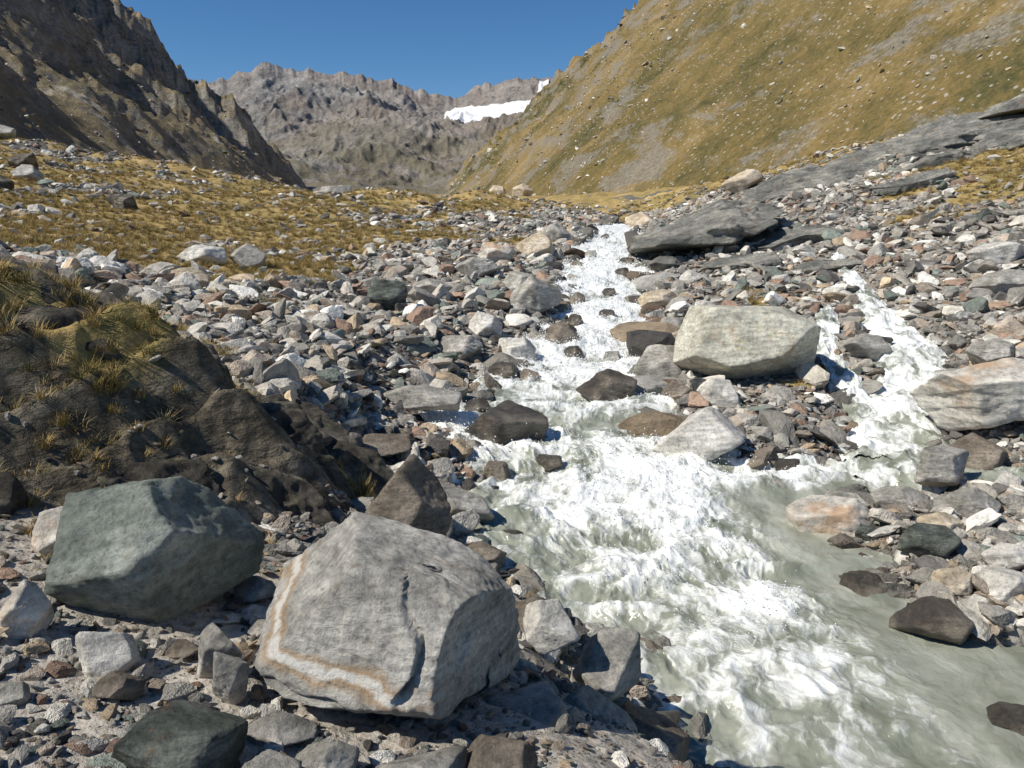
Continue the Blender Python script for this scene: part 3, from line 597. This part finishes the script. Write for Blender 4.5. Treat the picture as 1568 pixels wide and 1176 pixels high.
def scatter(name,P,R,S,C,nidx,coll,mat):
    n=len(P);me=bpy.data.meshes.new(name);me.vertices.add(n);me.vertices.foreach_set('co',P.astype(np.float32).ravel())
    for nm,ty,dt,key in (('rrot','FLOAT_VECTOR',R,'vector'),('rscl','FLOAT_VECTOR',S,'vector'),('rcol','FLOAT_COLOR',C,'color')):
        a=me.attributes.new(nm,ty,'POINT');a.data.foreach_set(key,dt.astype(np.float32).ravel())
    a=me.attributes.new('ridx','INT','POINT');a.data.foreach_set('value',rng.integers(0,nidx,n).astype(np.int32))
    me.materials.append(mat)
    ob=bpy.data.objects.new(name,me);sc.collection.objects.link(ob)
    ng=bpy.data.node_groups.new(name+'_nodes','GeometryNodeTree')
    ng.interface.new_socket('Geometry',in_out='INPUT',socket_type='NodeSocketGeometry');ng.interface.new_socket('Geometry',in_out='OUTPUT',socket_type='NodeSocketGeometry')
    N=ng.nodes.new;L=ng.links.new
    gi=N('NodeGroupInput');go=N('NodeGroupOutput');ip=N('GeometryNodeInstanceOnPoints');ci=N('GeometryNodeCollectionInfo')
    ci.inputs['Collection'].default_value=coll;ci.inputs['Separate Children'].default_value=True;ci.inputs['Reset Children'].default_value=True
    def at(nm,ty):
        x=N('GeometryNodeInputNamedAttribute');x.data_type=ty;x.inputs['Name'].default_value=nm;return x.outputs[0]
    L(gi.outputs[0],ip.inputs['Points']);L(ci.outputs[0],ip.inputs['Instance']);ip.inputs['Pick Instance'].default_value=True
    L(at('ridx','INT'),ip.inputs['Instance Index']);L(at('rrot','FLOAT_VECTOR'),ip.inputs['Rotation']);L(at('rscl','FLOAT_VECTOR'),ip.inputs['Scale'])
    L(ip.outputs[0],go.inputs[0])
    md=ob.modifiers.new('scatter','NODES');md.node_group=ng;return ob
PAL=np.array([(.42,.395,.35),(.28,.265,.235),(.15,.14,.13),(.60,.57,.505),(.54,.425,.295),(.36,.25,.185),(.22,.25,.215),(.80,.77,.70),(.41,.345,.28),(.50,.46,.395),(.32,.305,.27)])
PW=np.array([.15,.11,.08,.14,.07,.07,.06,.08,.09,.10,.05]);PW/=PW.sum()
def cols(n):
    c=PAL[rng.choice(len(PAL),n,p=PW)]*rng.uniform(.65,1.25,(n,1))
    return np.concatenate([c,np.ones((n,1))],1)
def mkstones(name,X,Y,s,zf=ground_z,zoff=.12,fac=None):
    n=len(X);Z=zf(X,Y)+zoff*s
    S=np.stack([s*rng.uniform(.8,1.3,n),s*rng.uniform(.7,1.1,n),s*rng.uniform(.6,1.1,n)],1)
    R=np.stack([rng.normal(0,.35,n),rng.normal(0,.35,n),rng.uniform(0,6.283,n)],1)
    C=cols(n)
    if fac is not None: C[:,:3]*=fac[:,None]
    return scatter(name,np.stack([X,Y,Z],1),R,S,C,14,C_st,M_stone)
N0=150000
Y=np.exp(rng.uniform(np.log(1.3),np.log(115),N0));X=rng.uniform(-1,1,N0)*(1.0+.92*Y)
smin=.026+.0036*Y;s=smin*(1-rng.uniform(0,1,N0))**(-1/1.7);s=np.minimum(s,np.minimum(.8,.05+.055*Y)*rng.uniform(.4,1,N0))
G_=grass_mask(X,Y);dl=XL(Y)-X;dr=X-XR(Y);inw=np.maximum(dl,dr)
sd,_=side_dist(X,Y)
keep=(rng.uniform(0,1,N0)>.90*G_)&((inw>-.12)|((rng.uniform(0,1,N0)<.012)&(Y>14)))&((sd>.85)|(rng.uniform(0,1,N0)<.04))
near=(Y<4.4)&(X<.6);keep&=~(near&(rng.uniform(0,1,N0)<.86))
s=np.where(near,np.minimum(s,.13),s)
s=np.where(G_>.5,np.minimum(s,.014*Y+.05),s)
for hx,hy,hr in HERO:
    if hr<3: keep&=~((np.hypot(X-hx,Y-hy)<hr*.8)&(s>hr*.12))
keep&=~((outcrop_mask(X,Y)>.4)&(rng.uniform(0,1,N0)<.93))
s=s*np.where(inw<0,2.0,1)
wet=1-.6*ss(.45,.02,inw)-.5*ss(1.6,.9,sd)*(sd<2)
wet=np.clip(wet,.32,1)
mkstones('rubble_stones',X[keep],Y[keep],s[keep],fac=wet[keep])
n=14000;X=rng.uniform(-3.4,.9,n);Y=1.4+rng.uniform(0,1,n)**1.3*4.2;s=.007*(1-rng.uniform(0,1,n))**(-1/1.7);s=np.minimum(s,.06)
k=(XL(Y)-X>.1)&(outcrop_mask(X,Y)<.3);mkstones('gravel',X[k],Y[k],s[k])
n=16000;X=rng.uniform(3.2,9,n);Y=rng.uniform(5.8,12,n);s=.03*(1-rng.uniform(0,1,n))**(-1/2.);s=np.minimum(s,.3)
sd,_=side_dist(X,Y);k=(X-XR(Y)>-.05)&(sd>.9);mkstones('gravel',X[k],Y[k],s[k])
n=9000;Y=np.exp(rng.uniform(np.log(110),np.log(800),n));X=np.interp(Y,*HX)+rng.uniform(0,1,n)**1.2*(60+.5*Y);s=(.0016*Y)*(1-rng.uniform(0,1,n))**(-1/2.3);s=np.minimum(s,.009*Y)
cl=fbm(X/40,Y/60,3,88)+rng.uniform(-.4,.4,n)>.05
mkstones('hillside_stones',X[cl],Y[cl],s[cl],hill_z)
n=4000;Y=np.exp(rng.uniform(np.log(110),np.log(800),n));X=np.interp(Y,*LX)-rng.uniform(0,1,n)**1.2*(60+.5*Y);s=(.0015*Y)*(1-rng.uniform(0,1,n))**(-1/2.);s=np.minimum(s,.008*Y)
mkstones('mountain_scree',X,Y,s,lm_z)
# spray thrown up from the rapids
w_=np.clip((foam-.5)*(1-calm),0,1)*(cr>.02)*(Yw>6)*(Yw<40);pr=(w_*np.gradient(Yw,axis=0)/np.clip(Yw,5,None)).ravel();pr/=pr.sum()
ii=rng.choice(len(pr),16000,p=pr);X=Xw.ravel()[ii];Y=Yw.ravel()[ii];n=len(X)
s=.0009*(Y+4)*rng.uniform(.5,1.5,n);Zs=Zw.ravel()[ii]+rng.exponential(.04,n)+.0
X=X+rng.normal(0,.03,n);Y=Y-np.abs(rng.normal(0,.05,n))
scatter('water_spray',np.stack([X,Y,Zs],1),np.zeros((n,3)),np.stack([s,s,s],1),cols(n),3,C_dr,M_spray)
# grass tufts
n=80000;Y=np.exp(rng.uniform(np.log(3.2),np.log(90),n));X=rng.uniform(-1,.75,n)*(1+.9*Y)
g=grass_mask(X,Y);dl=XL(Y)-X
g=np.maximum(g,.16*(dl>2.2)*(Y>7.5)*(fbm(X/1.5,Y/2,3,45)>.05))
k=(rng.uniform(0,1,n)<g**1.5)&((Y>11)|(rng.uniform(0,1,n)<.22));X=X[k];Y=Y[k]
ex=[]
for (cx,cy,cr_,cn) in [(-.55,4.75,.15,12),(.55,4.35,.25,45),(.85,4.1,.15,30),(.4,4.6,.2,20),(-.1,5.0,.2,10),(-2.6,4.2,.4,24),(-1.6,4.5,.2,8),(-3.4,5.3,.5,50),(-2.5,5.0,.3,30),(.9,3.5,.15,12)]:
    ex.append(np.stack([rng.normal(cx,cr_,cn),rng.normal(cy,cr_,cn)],1))
ex=np.concatenate(ex);X=np.concatenate([X,ex[:,0]]);Y=np.concatenate([Y,ex[:,1]])
n=len(X);s=rng.uniform(.3,.7,n)+.012*Y
s[-len(ex):]*=.75
R=np.stack([rng.normal(0,.15,n),rng.normal(0,.15,n),rng.uniform(0,6.28,n)],1)
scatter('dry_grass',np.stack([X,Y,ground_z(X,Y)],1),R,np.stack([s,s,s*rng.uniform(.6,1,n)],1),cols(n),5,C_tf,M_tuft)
# ---------------------------------------------------------------- light, sky, camera
ts=np.array([-.64,-.25,.725]);ts/=np.linalg.norm(ts)
el=math.asin(ts[2]);az=math.atan2(ts[0],ts[1])
w=bpy.data.worlds.new('World');sc.world=w;w.use_nodes=True;nt=w.node_tree
bg=nt.nodes['Background'];sk=nt.nodes.new('ShaderNodeTexSky');sk.sky_type='NISHITA';sk.sun_disc=False
sk.sun_elevation=el;sk.sun_rotation=az%(2*math.pi);sk.altitude=2400;sk.air_density=1.0;sk.dust_density=.1;sk.ozone_density=3.5
hs=nt.nodes.new('ShaderNodeHueSaturation');hs.inputs['Saturation'].default_value=1.22
nt.links.new(sk.outputs[0],hs.inputs['Color']);nt.links.new(hs.outputs[0],bg.inputs[0]);bg.inputs[1].default_value=.098
from mathutils import Vector
ld=bpy.data.lights.new('sun','SUN');ld.energy=5.0;ld.angle=math.radians(.5);ld.color=(1,.945,.845)
lo=bpy.data.objects.new('sun',ld);lo.rotation_euler=Vector(-ts).to_track_quat('-Z','Y').to_euler();lo.location=(0,0,30);sc.collection.objects.link(lo)
cd=bpy.data.cameras.new('camera');cd.sensor_width=36;cd.lens=28.24;cd.clip_start=.05;cd.clip_end=12000
co=bpy.data.objects.new('camera',cd);co.rotation_euler=(math.radians(78),0,0);co.location=(0,0,0);sc.collection.objects.link(co);sc.camera=co
sc.view_settings.view_transform='Standard';sc.view_settings.look='None';sc.view_settings.exposure=0
